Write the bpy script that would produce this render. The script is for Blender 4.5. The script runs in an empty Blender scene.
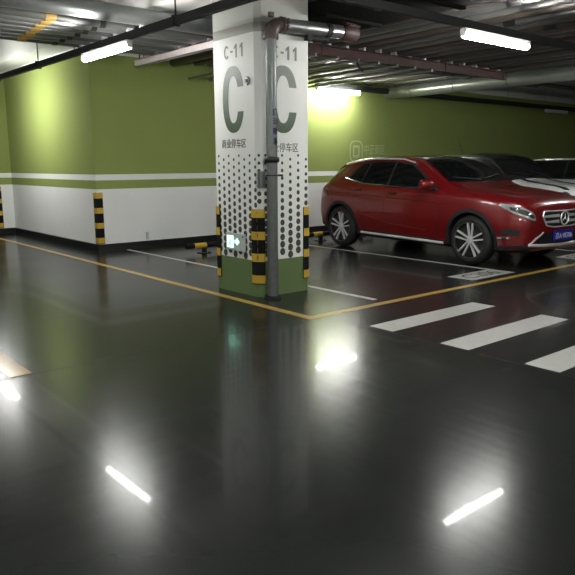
import bpy, bmesh, math, random
import numpy as np
from mathutils import Vector, Matrix
from mathutils.bvhtree import BVHTree
random.seed(7)
C = bpy.context.scene.collection
S = bpy.context.scene

# ------------------------------------------------------------------ camera
cam = bpy.data.cameras.new('camera'); camo = bpy.data.objects.new('camera', cam); C.objects.link(camo)
S.camera = camo
cam.sensor_fit = 'HORIZONTAL'; cam.sensor_width = 36.0; cam.lens = 663.41 / 575.0 * 36.0
cam.clip_start = 0.05; cam.clip_end = 200
pit, roll, yaw = 0.183957, -0.005496, 0.873167
fw = Vector((math.cos(yaw)*math.cos(pit), math.sin(yaw)*math.cos(pit), -math.sin(pit)))
rt = Vector((math.sin(yaw), -math.cos(yaw), 0)); up = rt.cross(fw)
r2 = math.cos(roll)*rt + math.sin(roll)*up; u2 = -math.sin(roll)*rt + math.cos(roll)*up
M = Matrix((r2, u2, -fw)).transposed().to_4x4(); M.translation = Vector((0, 0, 1.4))
camo.matrix_world = M

# ------------------------------------------------------------------ world / exposure
w = bpy.data.worlds.new('world'); S.world = w; w.use_nodes = True
w.node_tree.nodes['Background'].inputs[0].default_value = (0.5, 0.55, 0.5, 1)
w.node_tree.nodes['Background'].inputs[1].default_value = 0.0
S.view_settings.view_transform = 'Standard'; S.view_settings.look = 'None'
S.view_settings.gamma = 1; S.view_settings.use_curve_mapping = False
S.view_settings.exposure = 0.62
LAMP = 105.0

# ------------------------------------------------------------------ materials
def mat(name, col, rough=.5, metal=0, spec=.5, coat=0, coat_r=.05, emit=None, es=0, noise=0, nscale=8, rvar=0, bump=0, bscale=60):
    m = bpy.data.materials.new(name); m.use_nodes = True; nt = m.node_tree; p = nt.nodes['Principled BSDF']
    p.inputs['Base Color'].default_value = (*col, 1); p.inputs['Roughness'].default_value = rough
    p.inputs['Metallic'].default_value = metal; p.inputs['Specular IOR Level'].default_value = spec
    p.inputs['Coat Weight'].default_value = coat; p.inputs['Coat Roughness'].default_value = coat_r
    if emit: p.inputs['Emission Color'].default_value = (*emit, 1); p.inputs['Emission Strength'].default_value = es
    if noise or rvar or bump:
        tc = nt.nodes.new('ShaderNodeTexCoord')
        n = nt.nodes.new('ShaderNodeTexNoise'); n.inputs['Scale'].default_value = nscale; n.inputs['Detail'].default_value = 6
        nt.links.new(tc.outputs['Object'], n.inputs['Vector'])
        if noise:
            mx = nt.nodes.new('ShaderNodeMix'); mx.data_type = 'RGBA'
            mx.inputs[6].default_value = (*[c*(1-noise) for c in col], 1); mx.inputs[7].default_value = (*[min(1, c*(1+noise)) for c in col], 1)
            nt.links.new(n.outputs['Fac'], mx.inputs[0]); nt.links.new(mx.outputs[2], p.inputs['Base Color'])
        if rvar:
            mr = nt.nodes.new('ShaderNodeMapRange'); mr.inputs[3].default_value = max(0, rough-rvar); mr.inputs[4].default_value = rough+rvar
            nt.links.new(n.outputs['Fac'], mr.inputs[0]); nt.links.new(mr.outputs[0], p.inputs['Roughness'])
        if bump:
            n2 = nt.nodes.new('ShaderNodeTexNoise'); n2.inputs['Scale'].default_value = bscale
            nt.links.new(tc.outputs['Object'], n2.inputs['Vector'])
            b = nt.nodes.new('ShaderNodeBump'); b.inputs['Strength'].default_value = bump; b.inputs['Distance'].default_value = .01
            nt.links.new(n2.outputs['Fac'], b.inputs['Height']); nt.links.new(b.outputs[0], p.inputs['Normal'])
    return m

def zbands(name, bands, rough=.5, spec=.4, noise=.06):
    """painted horizontal bands: list of (z_from, colour), measured on the wall"""
    m = bpy.data.materials.new(name); m.use_nodes = True; nt = m.node_tree; p = nt.nodes['Principled BSDF']
    p.inputs['Roughness'].default_value = rough; p.inputs['Specular IOR Level'].default_value = spec
    tc = nt.nodes.new('ShaderNodeTexCoord'); sx = nt.nodes.new('ShaderNodeSeparateXYZ'); nt.links.new(tc.outputs['Object'], sx.inputs[0])
    dv = nt.nodes.new('ShaderNodeMath'); dv.operation = 'DIVIDE'; dv.inputs[1].default_value = 4.0; nt.links.new(sx.outputs[2], dv.inputs[0])
    cr = nt.nodes.new('ShaderNodeValToRGB'); cr.color_ramp.interpolation = 'CONSTANT'; nt.links.new(dv.outputs[0], cr.inputs[0])
    e = cr.color_ramp.elements
    e[0].position = 0; e[0].color = (*bands[0][1], 1); e[1].position = bands[1][0]/4; e[1].color = (*bands[1][1], 1)
    for z, c in bands[2:]:
        x = e.new(z/4); x.color = (*c, 1)
    n = nt.nodes.new('ShaderNodeTexNoise'); n.inputs['Scale'].default_value = 1.5; n.inputs['Detail'].default_value = 8
    nt.links.new(tc.outputs['Object'], n.inputs['Vector'])
    mr = nt.nodes.new('ShaderNodeMapRange'); mr.inputs[3].default_value = 1-noise; mr.inputs[4].default_value = 1+noise; nt.links.new(n.outputs['Fac'], mr.inputs[0])
    mx = nt.nodes.new('ShaderNodeMix'); mx.data_type = 'RGBA'; mx.blend_type = 'MULTIPLY'; mx.inputs[0].default_value = 1
    nt.links.new(cr.outputs[0], mx.inputs[6]); nt.links.new(mr.outputs[0], mx.inputs[7]); nt.links.new(mx.outputs[2], p.inputs['Base Color'])
    return m

GREEN = (.262, .315, .098); WHITE = (.80, .81, .79)
M_wall = zbands('wall_paint', [(0, WHITE), (1.015, GREEN), (1.15, (.80, .82, .78)), (1.235, GREEN), (3.12, (.82, .83, .80))], rough=.85, spec=.08)
M_col = zbands('column_paint', [(0, (.13, .19, .075)), (.385, (.80, .81, .77)), (2.70, (.36, .36, .32)), (2.785, (.60, .61, .56))], rough=.5)
M_plain = mat('plain_concrete_paint', (.55, .56, .53), .8, noise=.1, nscale=2)
M_ceil = mat('ceiling_paint', (.66, .67, .63), .85, noise=.1, nscale=1.2)
M_base = mat('baseboard_black', (.012, .012, .012), .35)
M_black = mat('black_paint', (.012, .012, .012), .4)
M_dark = mat('dark_steel', (.028, .030, .030), .6, metal=.1, spec=.25, noise=.2)
M_matte = mat('matte_black_tray', (.010, .010, .010), .9, spec=.05)
M_galv = mat('galvanised_pipe', (.30, .31, .31), .34, metal=.75, noise=.15, nscale=20)
M_galv2 = mat('weathered_galvanised_pipe', (.17, .17, .17), .36, metal=.7, noise=.2, nscale=12)
M_riser = mat('dull_galvanised_riser', (.20, .21, .21), .38, metal=.6, noise=.2, nscale=20)
M_grey = mat('grey_conduit', (.11, .11, .105), .38, metal=.35, noise=.2, nscale=6)
M_brown = mat('brownish_conduit', (.07, .058, .05), .42, metal=.3, noise=.2, nscale=6)
M_pink = mat('pinkish_white_steel', (.75, .66, .65), .5, noise=.2, nscale=25)
M_red = mat('red_oxide_steel', (.06, .028, .024), .55, noise=.35, nscale=18)
M_orange = mat('orange_label', (.40, .25, .05), .5)
M_duct = mat('duct_lagging', (.34, .37, .33), .28, metal=.55, noise=.15, nscale=5)
M_foil = mat('foil_wrap', (.62, .60, .66), .35, metal=.5, noise=.3, nscale=40, bump=.6, bscale=50)
M_lamp = mat('lamp_tube', (.9, .9, .9), .4, emit=(1.0, 1.0, .96), es=LAMP)
M_lampb = mat('bright_lamp_tube', (.9, .9, .9), .4, emit=(1.0, 1.0, .96), es=LAMP*1.05)
M_lampoff = mat('lamp_tube_unlit', (.75, .76, .74), .4)
M_hous = mat('lamp_housing', (.8, .8, .78), .5)
M_yel = mat('yellow_line_paint', (.38, .24, .035), .45, coat=.6, coat_r=.12, noise=.2, nscale=14)
M_yel2 = mat('faded_yellow_line_paint', (.36, .24, .08), .5, coat=.5, coat_r=.15, noise=.15, nscale=14)
M_wht = mat('white_line_paint', (.40, .40, .38), .45, coat=.4, coat_r=.15, noise=.16, nscale=16)
M_gy = mat('guard_yellow', (.55, .36, .04), .35, noise=.1, nscale=60)
M_gb = mat('guard_rubber_black', (.006, .006, .006), .7, spec=.2)
M_chrome = mat('chrome', (.75, .76, .78), .12, metal=1)
M_alu = mat('brushed_alloy', (.72, .72, .72), .35, metal=.4)
M_rimd = mat('dark_rim_metal', (.10, .10, .10), .35, metal=.6)
M_rub = mat('tyre_rubber', (.008, .008, .008), .75, bump=.2, bscale=120)
M_plast = mat('black_plastic', (.010, .010, .011), .6)
M_glass = mat('tinted_glass', (.006, .007, .007), .05, spec=.3)
M_redp = mat('red_car_paint', (.15, .003, .005), .32, metal=.1, coat=.8, coat_r=.03)
M_whp = mat('white_car_paint', (.60, .61, .60), .35, coat=1, coat_r=.04)
M_slv = mat('pale_silver_car_paint', (.40, .42, .41), .35, metal=.3, coat=1, coat_r=.04)
M_blkp = mat('black_gloss_paint', (.012, .013, .014), .2, coat=1)
M_lens = mat('headlight_lens', (.55, .57, .58), .1, metal=.6, coat=1)
M_tail = mat('tail_light_red', (.16, .006, .008), .12, coat=1)
M_blue = mat('plate_blue', (.012, .02, .30), .3)
M_white = mat('white_print', (.75, .75, .75), .4)
M_ink = mat('dark_green_ink', (.05, .062, .045), .5)
M_inkb = mat('blue_ink', (.012, .014, .09), .4)
M_exitp = mat('exit_sign_plate', (.50, .56, .52), .4)
M_exit = mat('exit_sign_glow', (.4, 1, .7), .4, emit=(.42, 1.0, .72), es=2.2)
M_exitd = mat('exit_sign_figure', (.05, .35, .2), .4, emit=(.10, .62, .38), es=1.0)
M_wsign = mat('pale_wall_lettering', (.38, .44, .22), .5)
M_screen = mat('interior_dark', (.03, .03, .03), .7)

def floor_mat():
    m = bpy.data.materials.new('polished_epoxy_floor'); m.use_nodes = True; nt = m.node_tree; p = nt.nodes['Principled BSDF']
    tc = nt.nodes.new('ShaderNodeTexCoord')
    n = nt.nodes.new('ShaderNodeTexNoise'); n.inputs['Scale'].default_value = .7; n.inputs['Detail'].default_value = 8
    nt.links.new(tc.outputs['Object'], n.inputs['Vector'])
    cr = nt.nodes.new('ShaderNodeValToRGB'); e = cr.color_ramp.elements
    e[0].position = .3; e[0].color = (.012, .0135, .0125, 1); e[1].position = .75; e[1].color = (.022, .024, .0225, 1)
    nt.links.new(n.outputs['Fac'], cr.inputs[0]); nt.links.new(cr.outputs[0], p.inputs['Base Color'])
    n3 = nt.nodes.new('ShaderNodeTexNoise'); n3.inputs['Scale'].default_value = 1.2; n3.inputs['Detail'].default_value = 3
    nt.links.new(tc.outputs['Object'], n3.inputs['Vector'])
    mr = nt.nodes.new('ShaderNodeMapRange'); mr.inputs[3].default_value = .18; mr.inputs[4].default_value = .24
    nt.links.new(n3.outputs['Fac'], mr.inputs[0]); nt.links.new(mr.outputs[0], p.inputs['Roughness'])
    p.inputs['Specular IOR Level'].default_value = .15
    p.inputs['Coat Weight'].default_value = .10; p.inputs['Coat Roughness'].default_value = .035; p.inputs['Coat IOR'].default_value = 1.45
    n2 = nt.nodes.new('ShaderNodeTexNoise'); n2.inputs['Scale'].default_value = 3.0; n2.inputs['Detail'].default_value = 3
    nt.links.new(tc.outputs['Object'], n2.inputs['Vector'])
    b = nt.nodes.new('ShaderNodeBump'); b.inputs['Strength'].default_value = .035; b.inputs['Distance'].default_value = .01
    nt.links.new(n2.outputs['Fac'], b.inputs['Height']); nt.links.new(b.outputs[0], p.inputs['Normal']); nt.links.new(b.outputs[0], p.inputs['Coat Normal'])
    return m
M_floor = floor_mat()

def grad_mat(name, z0, c0, z1, c1):
    m = bpy.data.materials.new(name); m.use_nodes = True; nt = m.node_tree; p = nt.nodes['Principled BSDF']
    tc = nt.nodes.new('ShaderNodeTexCoord'); sx = nt.nodes.new('ShaderNodeSeparateXYZ'); nt.links.new(tc.outputs['Object'], sx.inputs[0])
    mr = nt.nodes.new('ShaderNodeMapRange'); mr.inputs[1].default_value = z0; mr.inputs[2].default_value = z1; nt.links.new(sx.outputs[2], mr.inputs[0])
    mx = nt.nodes.new('ShaderNodeMix'); mx.data_type = 'RGBA'; mx.inputs[6].default_value = (*c0, 1); mx.inputs[7].default_value = (*c1, 1)
    nt.links.new(mr.outputs[0], mx.inputs[0]); nt.links.new(mx.outputs[2], p.inputs['Base Color']); p.inputs['Roughness'].default_value = .5
    return m
M_C = grad_mat('letter_two_tone_print', 1.72, (.045, .085, .035), 2.45, (.24, .26, .24))

# ------------------------------------------------------------------ helpers
def obj(name, bm, m, parent=None, smooth=False, loc=None, norm=True):
    if norm: bmesh.ops.recalc_face_normals(bm, faces=bm.faces)
    me = bpy.data.meshes.new(name); bm.to_mesh(me); bm.free()
    for x in (m if isinstance(m, (list, tuple)) else [m]): me.materials.append(x)
    if smooth:
        for p in me.polygons: p.use_smooth = True
        try: me.set_sharp_from_angle(angle=math.radians(40))
        except Exception: pass
    o = bpy.data.objects.new(name, me); C.objects.link(o)
    if parent: o.parent = parent
    if loc: o.location = loc
    return o
def tag(o, label=None, cat=None, group=None, kind=None):
    if label: o['label'] = label
    if cat: o['category'] = cat
    if group: o['group'] = group
    if kind: o['kind'] = kind
    return o
def empty(name, loc, rz=0):
    o = bpy.data.objects.new(name, None); C.objects.link(o); o.location = loc; o.rotation_euler = (0, 0, rz); o.empty_display_size = .1
    return o
def box(bm, x0, x1, y0, y1, z0, z1, mi=0, bev=0):
    vs = [bm.verts.new((x, y, z)) for z in (z0, z1) for y in (y0, y1) for x in (x0, x1)]
    fs = [bm.faces.new([vs[i] for i in f]) for f in ((0, 2, 3, 1), (4, 5, 7, 6), (0, 1, 5, 4), (2, 6, 7, 3), (0, 4, 6, 2), (1, 3, 7, 5))]
    for f in fs: f.material_index = mi
    if bev:
        es = list({e for f in fs for e in f.edges})
        bmesh.ops.bevel(bm, geom=es, offset=bev, segments=2, affect='EDGES', profile=.5)
    return fs
def tube(bm, pts, r, seg=12, mi=0, caps=True):
    pts = [Vector(p) for p in pts]; rings = []
    n = len(pts); rr = r if isinstance(r, (list, tuple)) else [r]*n
    ref = None
    for i, p in enumerate(pts):
        if i == 0: d = (pts[1]-p).normalized()
        elif i == n-1: d = (p-pts[i-1]).normalized()
        else: d = ((pts[i+1]-p).normalized() + (p-pts[i-1]).normalized()).normalized()
        if ref is None:
            a = Vector((0, 0, 1)) if abs(d.z) < .9 else Vector((1, 0, 0))
            ref = d.cross(a).normalized()
        ref = (ref - d*ref.dot(d)).normalized(); b = d.cross(ref)
        rings.append([bm.verts.new(p + (ref*math.cos(t)+b*math.sin(t))*rr[i]) for t in [2*math.pi*k/seg for k in range(seg)]])
    for a, b in zip(rings, rings[1:]):
        for k in range(seg):
            f = bm.faces.new((a[k], a[(k+1) % seg], b[(k+1) % seg], b[k])); f.material_index = mi
    if caps:
        for q in (rings[0], rings[-1]):
            f = bm.faces.new(q); f.material_index = mi
def prism(bm, poly, fn, d, mi=0):
    """poly 2D -> fn(a,b,depth) 3D, thickness d"""
    a = [bm.verts.new(fn(x, y, 0)) for x, y in poly]; b = [bm.verts.new(fn(x, y, d)) for x, y in poly]
    n = len(poly)
    for f in (bm.faces.new(a), bm.faces.new(b[::-1])): f.material_index = mi
    for i in range(n):
        f = bm.faces.new((a[i], a[(i+1) % n], b[(i+1) % n], b[i])); f.material_index = mi
def lathe(bm, prof, seg=40, axis='x', mi=0, closed=True):
    rings = []
    for (a, r) in prof:
        rings.append([bm.verts.new((a, r*math.cos(t), r*math.sin(t)) if axis == 'x' else (r*math.cos(t), r*math.sin(t), a)) for t in [2*math.pi*k/seg for k in range(seg)]])
    L = list(zip(rings, rings[1:])) + ([(rings[-1], rings[0])] if closed else [])
    for a, b in L:
        for k in range(seg):
            f = bm.faces.new((a[k], a[(k+1) % seg], b[(k+1) % seg], b[k])); f.material_index = mi
    return rings
def arc_pts(p0, p1, p2, n=6):
    """rounded corner from p0 via p1 to p2 (quadratic)"""
    p0, p1, p2 = map(Vector, (p0, p1, p2))
    return [p0*(1-t)**2 + p1*2*t*(1-t) + p2*t*t for t in [i/n for i in range(n+1)]]
def text_mesh(s, width, height, fn, th=.002, name='lettering', m=None, parent=None, bold=0.0):
    cu = bpy.data.curves.new('t', 'FONT'); cu.body = s; cu.size = 1; cu.resolution_u = 3; cu.offset = bold
    to = bpy.data.objects.new('t', cu); C.objects.link(to)
    dg = bpy.context.evaluated_depsgraph_get(); dg.update()
    me = bpy.data.meshes.new_from_object(to.evaluated_get(dg))
    bpy.data.objects.remove(to); bpy.data.curves.remove(cu)
    bm = bmesh.new(); bm.from_mesh(me); bpy.data.meshes.remove(me)
    if not bm.verts: bm.free(); return None
    xs = [v.co.x for v in bm.verts]; ys = [v.co.y for v in bm.verts]
    x0, x1, y0, y1 = min(xs), max(xs), min(ys), max(ys)
    bmesh.ops.dissolve_limit(bm, angle_limit=.01, verts=bm.verts, edges=bm.edges)
    r = bmesh.ops.extrude_face_region(bm, geom=bm.faces[:])
    top = {g for g in r['geom'] if isinstance(g, bmesh.types.BMVert)}
    for v in bm.verts:
        a = (v.co.x-x0)/(x1-x0)*width; b = (v.co.y-y0)/(y1-y0)*height
        v.co = fn(a, b, th if v in top else 0)
    return obj(name, bm, m, parent)

# ------------------------------------------------------------------ setting
def struct(name, bm, m): return tag(obj(name, bm, m), kind='structure')
bm = bmesh.new(); box(bm, -10, 26, -10, 22, -.2, 0); struct('floor', bm, M_floor)
bm = bmesh.new(); box(bm, -10, 26, -10, 22, 3.9, 4.1); struct('ceiling', bm, M_ceil)
bm = bmesh.new(); box(bm, 4.58, 26, 10.25, 22, 0, 3.9); struct('wall_back', bm, M_wall)
bm = bmesh.new(); box(bm, 4.25, 4.58, 14.35, 15.0, 0, 3.9); struct('wall_pier', bm, M_wall)
bm = bmesh.new(); box(bm, -10.2, -10, -10, 22, 0, 3.9); struct('wall_left', bm, M_plain)
bm = bmesh.new(); box(bm, 26, 26.2, -10, 22, 0, 3.9); struct('wall_right', bm, M_plain)
bm = bmesh.new(); box(bm, -10, 26, -10.2, -10, 0, 3.9); struct('wall_front', bm, M_plain)
bm = bmesh.new(); box(bm, -10, 4.58, 22, 22.2, 0, 3.9); struct('wall_far', bm, M_plain)
bm = bmesh.new()
box(bm, 4.565, 26, 10.235, 10.25, 0, .12); struct('baseboard_back', bm, M_base)
bm = bmesh.new(); box(bm, 4.565, 4.58, 10.25, 14.35, 0, .12); struct('baseboard_left', bm, M_base)
bm = bmesh.new(); box(bm, 4.235, 4.58, 14.335, 14.35, 0, .12); box(bm, 4.235, 4.25, 14.35, 15, 0, .12); struct('baseboard_pier', bm, M_base)
bm = bmesh.new(); box(bm, 4.15, 4.95, 5.9, 22, 3.25, 3.9); struct('trim_1', bm, M_ceil); bpy.data.objects['trim_1'].name = 'ceiling_beam'
# vertical joints in upper white wall
for i, x in enumerate((14.4, 16.3, 18.2, 20.1)):
    bm = bmesh.new(); box(bm, x-.012, x+.012, 10.242, 10.25, 3.12, 3.9); struct('trim_%d' % (i+1), bm, M_plain)

# floor paint
def flat(name, poly, m, z=.003):
    bm = bmesh.new(); prism(bm, poly, lambda a, b, d: (a, b, z-d), .002); return obj(name, bm, m)
def rect(x0, x1, y0, y1): return [(x0, y0), (x1, y0), (x1, y1), (x0, y1)]
tag(flat('aisle_edge_line', rect(3.95, 4.04, 4.4, 22), M_yel), 'yellow painted line running past the column and along the left wall', 'floor marking')
tag(flat('aisle_edge_line', rect(4.04, 26, 4.4, 4.49), M_yel), 'yellow painted line running right in front of the parked cars', 'floor marking')
tag(flat('aisle_centre_line', rect(1.31, 1.46, 4.47, 22), M_yel2), 'wide faded yellow line stub at the left edge of the aisle', 'floor marking')
for x0, y1, lab in ((5.03, 10.2, 'white bay line from the wall corner to the column side'), (7.66, 10.2, 'white bay line beside the red car wheels'),
                    (10.29, 10.2, 'white bay line between the red car and the white car'), (12.92, 10.2, 'white bay line between the white car and the pale car'), (15.55, 10.2, 'white bay line at the far side of the pale car')):
    tag(flat('bay_line', rect(x0, x0+.07, 4.62, y1), M_wht), lab, 'floor marking')
def bay_box(x, txt, lab):
    t = empty('bay_number_box', (0, 0, 0)); tag(t, lab, 'floor marking')
    flat('painted_panel', rect(x, x+.92, 4.62, 4.99), M_wht, .0045).parent = t
    text_mesh(txt, .66, .22, lambda a, b, d: (x+.12+a, 4.70+b, .005+d), .001, 'number', M_plast, t)
bay_box(6.79, 'C206', 'white bay number box under the front of the red car')
bay_box(9.42, 'C207', 'white bay number box at the right edge by the next bay')
for i, (y0, lab) in enumerate(((3.605, 'white crossing stripe nearest the yellow line'), (2.85, 'middle white crossing stripe of the three'), (2.12, 'white crossing stripe cut off at the right edge'))):
    tag(flat('crossing_stripe', rect(4.18, 5.71, y0, y0+.265), M_wht), lab, 'floor marking', 'crossing stripes')
bm = bmesh.new(); box(bm, 4.146, 4.15, -9, 4.3, .0005, .0012); struct('trim_5', bm, M_black)
bm = bmesh.new(); box(bm, -9, 4.146, 4.452, 4.456, .0005, .0012); struct('trim_6', bm, M_black)

# ------------------------------------------------------------------ column
CX0, CX1, CY0, CY1, CH = 4.23, 4.96, 5.50, 6.33, .055
col = empty('concrete_column', (4.58, 5.88, 0))
tag(col, 'square white concrete column with green base, dots and a big letter C', 'column')
def oparent(o, p):
    o.parent = p; o.matrix_parent_inverse = Matrix.Translation(-p.location) @ Matrix.Identity(4)
    return o
def octo(x0, x1, y0, y1, c): return [(x0+c, y0), (x1-c, y0), (x1, y0+c), (x1, y1-c), (x1-c, y1), (x0+c, y1), (x0, y1-c), (x0, y0+c)]
bm = bmesh.new(); prism(bm, octo(CX0, CX1, CY0, CY1, CH), lambda a, b, d: (a, b, d), 3.9)
oparent(obj('shaft', bm, M_col), col)
fl = lambda yl, z0: (lambda a, b, d: (CX0-.001-d, yl-a, z0+b))     # left face, text runs to -Y
fr = lambda xl, z0: (lambda a, b, d: (xl+a, CY0-.001-d, z0+b))     # right face
def bigC(fn, W=.38, H=.68):
    bm = bmesh.new(); st = .100; sv = .100
    zg = .125
    def pt(t, a, b, n=2.35):
        c, s = math.cos(t), math.sin(t)
        return (a*math.copysign(abs(c)**(2/n), c), b*math.copysign(abs(s)**(2/n), s))
    def tz(b, n=2.35): return math.asin((zg/b)**(n/2))
    N = 64; o, i_ = [], []
    for (a, b, L) in ((W/2, H/2, o), (W/2-st, H/2-sv, i_)):
        t0 = tz(b)
        for k in range(N+1):
            t = t0 + (2*math.pi-2*t0)*k/N
            x, y = pt(t, a, b); L.append((x+W/2, y+H/2))
    for k in range(N):
        for d in (0, .002):
            q = [bm.verts.new(fn(*p, d)) for p in (o[k], o[k+1], i_[k+1], i_[k])]
            bm.faces.new(q)
    bmesh.ops.remove_doubles(bm, verts=bm.verts, dist=.0002)
    return bm
oparent(obj('large_letter', bigC(fl(6.11, 1.73)), M_C), col)
oparent(obj('large_letter', bigC(fr(4.375, 1.72)), M_C), col)
def code(fn):
    bm = bmesh.new(); H = .135
    for x in (.185, .285):
        prism(bm, [(x+.02, 0), (x+.045, 0), (x+.045, H), (x+.028, H), (x-.005, H-.03), (x-.005, H-.052), (x+.02, H-.035)], fn, .002)
    prism(bm, [(.115, .055), (.155, .055), (.155, .075), (.115, .075)], fn, .002)
    N = 24; o = []; i_ = []
    for k in range(N+1):
        t = math.radians(42+276*k/N); o.append((.045+.045*math.cos(t), H/2+H/2*math.sin(t))); i_.append((.045+.027*math.cos(t), H/2+(H/2-.02)*math.sin(t)))
    for k in range(N): prism(bm, [o[k], o[k+1], i_[k+1], i_[k]], fn, .002)
    return bm
M_code = mat('worn_grey_ink', (.20, .21, .18), .5, noise=.5, nscale=30)
oparent(obj('bay_code', code(fl(6.07, 2.49)), M_code), col)
oparent(obj('bay_code', code(fr(4.42, 2.46)), M_code), col)
for nm, s, wd, ht, fn, m in (('zone_text', '商业停车区', .44, .095, fl(6.145, 1.572), M_ink), ('zone_text', '商业停车区', .44, .095, fr(4.33, 1.525), M_ink)):
    o = text_mesh(s, wd, ht, fn, .002, nm, m)
    if o: oparent(o, col)
def dots(fn, w0, w1, nc=8, zlow=.395):
    bm = bmesh.new()
    for c in range(nc):
        x = w0 + (w1-w0)*c/max(nc-1, 1)
        k = 0; z = 1.49 - (.04 if c % 2 else 0)
        while z > zlow:
            t = (1.49-z)/1.09; r = .0135 + .0235*t
            rz = min(r*1.12, .039)
            pts = [(x+r*math.cos(a), max(.386, z+rz*math.sin(a))) for a in [2*math.pi*q/16 for q in range(16)]]
            for d in (0, .0015): bm.faces.new([bm.verts.new(fn(*p, d)) for p in pts])
            z -= .0785; 
    return bm
oparent(obj('dot_pattern', dots(lambda a, b, d: (CX0-.001-d, a, b), 6.215, 5.555), M_ink), col)
oparent(obj('dot_pattern', dots(lambda a, b, d: (a, CY0-.001-d, b), 4.32, 4.88, 6), M_ink), col)
s2 = .5**.5
oparent(obj('dot_pattern', dots(lambda a, b, d: (CX0+CH/2+a*s2-(.001+d)*s2, CY0+CH/2-a*s2-(.001+d)*s2, b), 0, 0, 1, .98), M_ink), col)

def guard(path, z0, z1, label, th=.012):
    """corner guard: path = outline of the corner in plan (outer face first)"""
    g = empty('corner_guard', (path[len(path)//2][0], path[len(path)//2][1], z0)); tag(g, label, 'corner guard', 'black and yellow corner guards')
    cx = sum(p[0] for p in path)/len(path); 
    P = [Vector((p[0], p[1])) for p in path]
    def off(i, t):
        ns = []
        for a, b in ((i-1, i), (i, i+1)):
            if a >= 0 and b < len(P):
                d = (P[b]-P[a]).normalized(); ns.append(Vector((-d.y, d.x)))
        n = sum(ns, Vector((0, 0))).normalized(); c = n.dot(ns[0])
        return P[i] + n*t/max(c, .3)
    def seg(a, b, t0, t1, name, m, parent):
        bm = bmesh.new()
        poly = [off(i, t0) for i in range(len(P))] + [off(i, t1) for i in range(len(P))][::-1]
        prism(bm, [(p.x, p.y) for p in poly], lambda x, y, d: (x, y, a+d), b-a)
        return oparent(obj(name, bm, m), g)
    seg(z0, z1, .0015, th, 'rubber_body', M_gb, g)
    H = z1-z0
    for k in range(4):
        a = z0 + H*(.012 + k*.293); seg(a, a+H*.108, th, th+.003, 'reflective_band', M_gy, g)
f = .065
guard([(CX0, CY0+CH+f), (CX0, CY0+CH), (CX0+CH, CY0), (CX0+CH+.012, CY0)][::-1], .14, .935, 'black and yellow guard on the front corner of the column beside the pipe')
guard([(CX0+CH+f, CY1), (CX0+CH, CY1), (CX0, CY1-CH), (CX0, CY1-CH-f)][::-1], .14, .935, 'black and yellow guard on the left corner of the column by the exit sign')
guard([(CX1-CH-f, CY0), (CX1-CH, CY0), (CX1, CY0+CH), (CX1, CY0+CH+f)][::-1], .14, .935, 'black and yellow guard on the right corner of the column')
guard([(4.58, 10.35), (4.58, 10.25), (4.68, 10.25)][::-1], .13, .96, 'black and yellow guard on the white wall corner left of the column')
guard([(4.25, 14.45), (4.25, 14.35), (4.35, 14.35)][::-1], .13, .98, 'black and yellow guard on the far pier at the left edge')

# exit sign on the left face
ex = empty('exit_sign', (CX0, 5.92, .565)); tag(ex, 'small lit exit sign with running figure and arrow low on the column', 'exit sign')
fx = lambda a, b, d: (CX0-.004-d, 6.075-a, .475+b)
bm = bmesh.new(); box(bm, CX0-.022, CX0-.004, 5.735, 6.085, .47, .66, bev=.004); oparent(obj('sign_plate', bm, M_exitp), ex)
fs_ = lambda a, b, d: (CX0-.0225-d, 6.055-a, .50+b)
bm = bmesh.new(); prism(bm, [(0, 0), (.115, 0), (.115, .13), (0, .13)], fs_, .002); oparent(obj('lit_doorway', bm, M_exit), ex)
bm = bmesh.new()
for poly in ([(.045, .095), (.06, .09), (.07, .10), (.06, .115), (.048, .11)], [(.035, .05), (.055, .085), (.07, .085), (.06, .05), (.085, .015), (.07, .01), (.045, .04), (.02, .012), (.01, .02)], [(.07, .08), (.095, .06), (.09, .055), (.065, .07)]):
    prism(bm, poly, lambda a, b, d: (CX0-.025-d, 6.055-a, .50+b), .0015)
oparent(obj('running_figure', bm, M_exitd), ex)
bm = bmesh.new(); prism(bm, [(.14, .055), (.18, .055), (.18, .03), (.225, .07), (.18, .11), (.18, .085), (.14, .085)], fs_, .002); oparent(obj('arrow', bm, M_exit), ex)
bm = bmesh.new(); tube(bm, [(CX0-.022, 5.765, .63), (CX0-.026, 5.765, .63)], .01); oparent(obj('screw', bm, M_black), ex)
# round device near the top of the left face
dv = empty('round_detector', (CX0, 5.665, 2.24)); tag(dv, 'small round metal detector beside the letter C on the left face', 'detector')
bm = bmesh.new(); tube(bm, [(CX0-.001, 5.665, 2.24), (CX0-.02, 5.665, 2.24)], [.045, .04], 20); oparent(obj('housing', bm, M_galv, smooth=True), dv)
bm = bmesh.new(); tube(bm, [(CX0-.02, 5.665, 2.24), (CX0-.03, 5.665, 2.24)], [.02, .012], 10); oparent(obj('sensor', bm, M_black), dv)

# down pipe at the front corner
PX, PY, PR = 4.332, 5.405, .057
pp = empty('drain_pipe', (PX, PY, 0)); tag(pp, 'grey metal down pipe running up the right face of the column', 'pipe')
bm = bmesh.new(); tube(bm, [(PX, PY, .0), (PX, PY, 2.70)], PR, 20); oparent(obj('riser', bm, M_riser, smooth=True), pp)
bm = bmesh.new(); tube(bm, [(PX, PY, 0), (PX, PY, .03)], .085, 20); oparent(obj('floor_collar', bm, M_dark, smooth=True), pp)
bm = bmesh.new(); tube(bm, [(PX, PY, 1.415), (PX, PY, 1.43), (PX, PY, 1.46), (PX, PY, 1.475)], [.066, .078, .078, .066], 20); oparent(obj('coupling', bm, M_black, smooth=True), pp)
bm = bmesh.new(); tube(bm, [(PX, PY, 1.28), (PX, PY, 1.292)], .064, 20); box(bm, PX+.02, PX+.14, PY-.01, PY+.075, 1.275, 1.295); oparent(obj('bracket', bm, M_black), pp)
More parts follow.
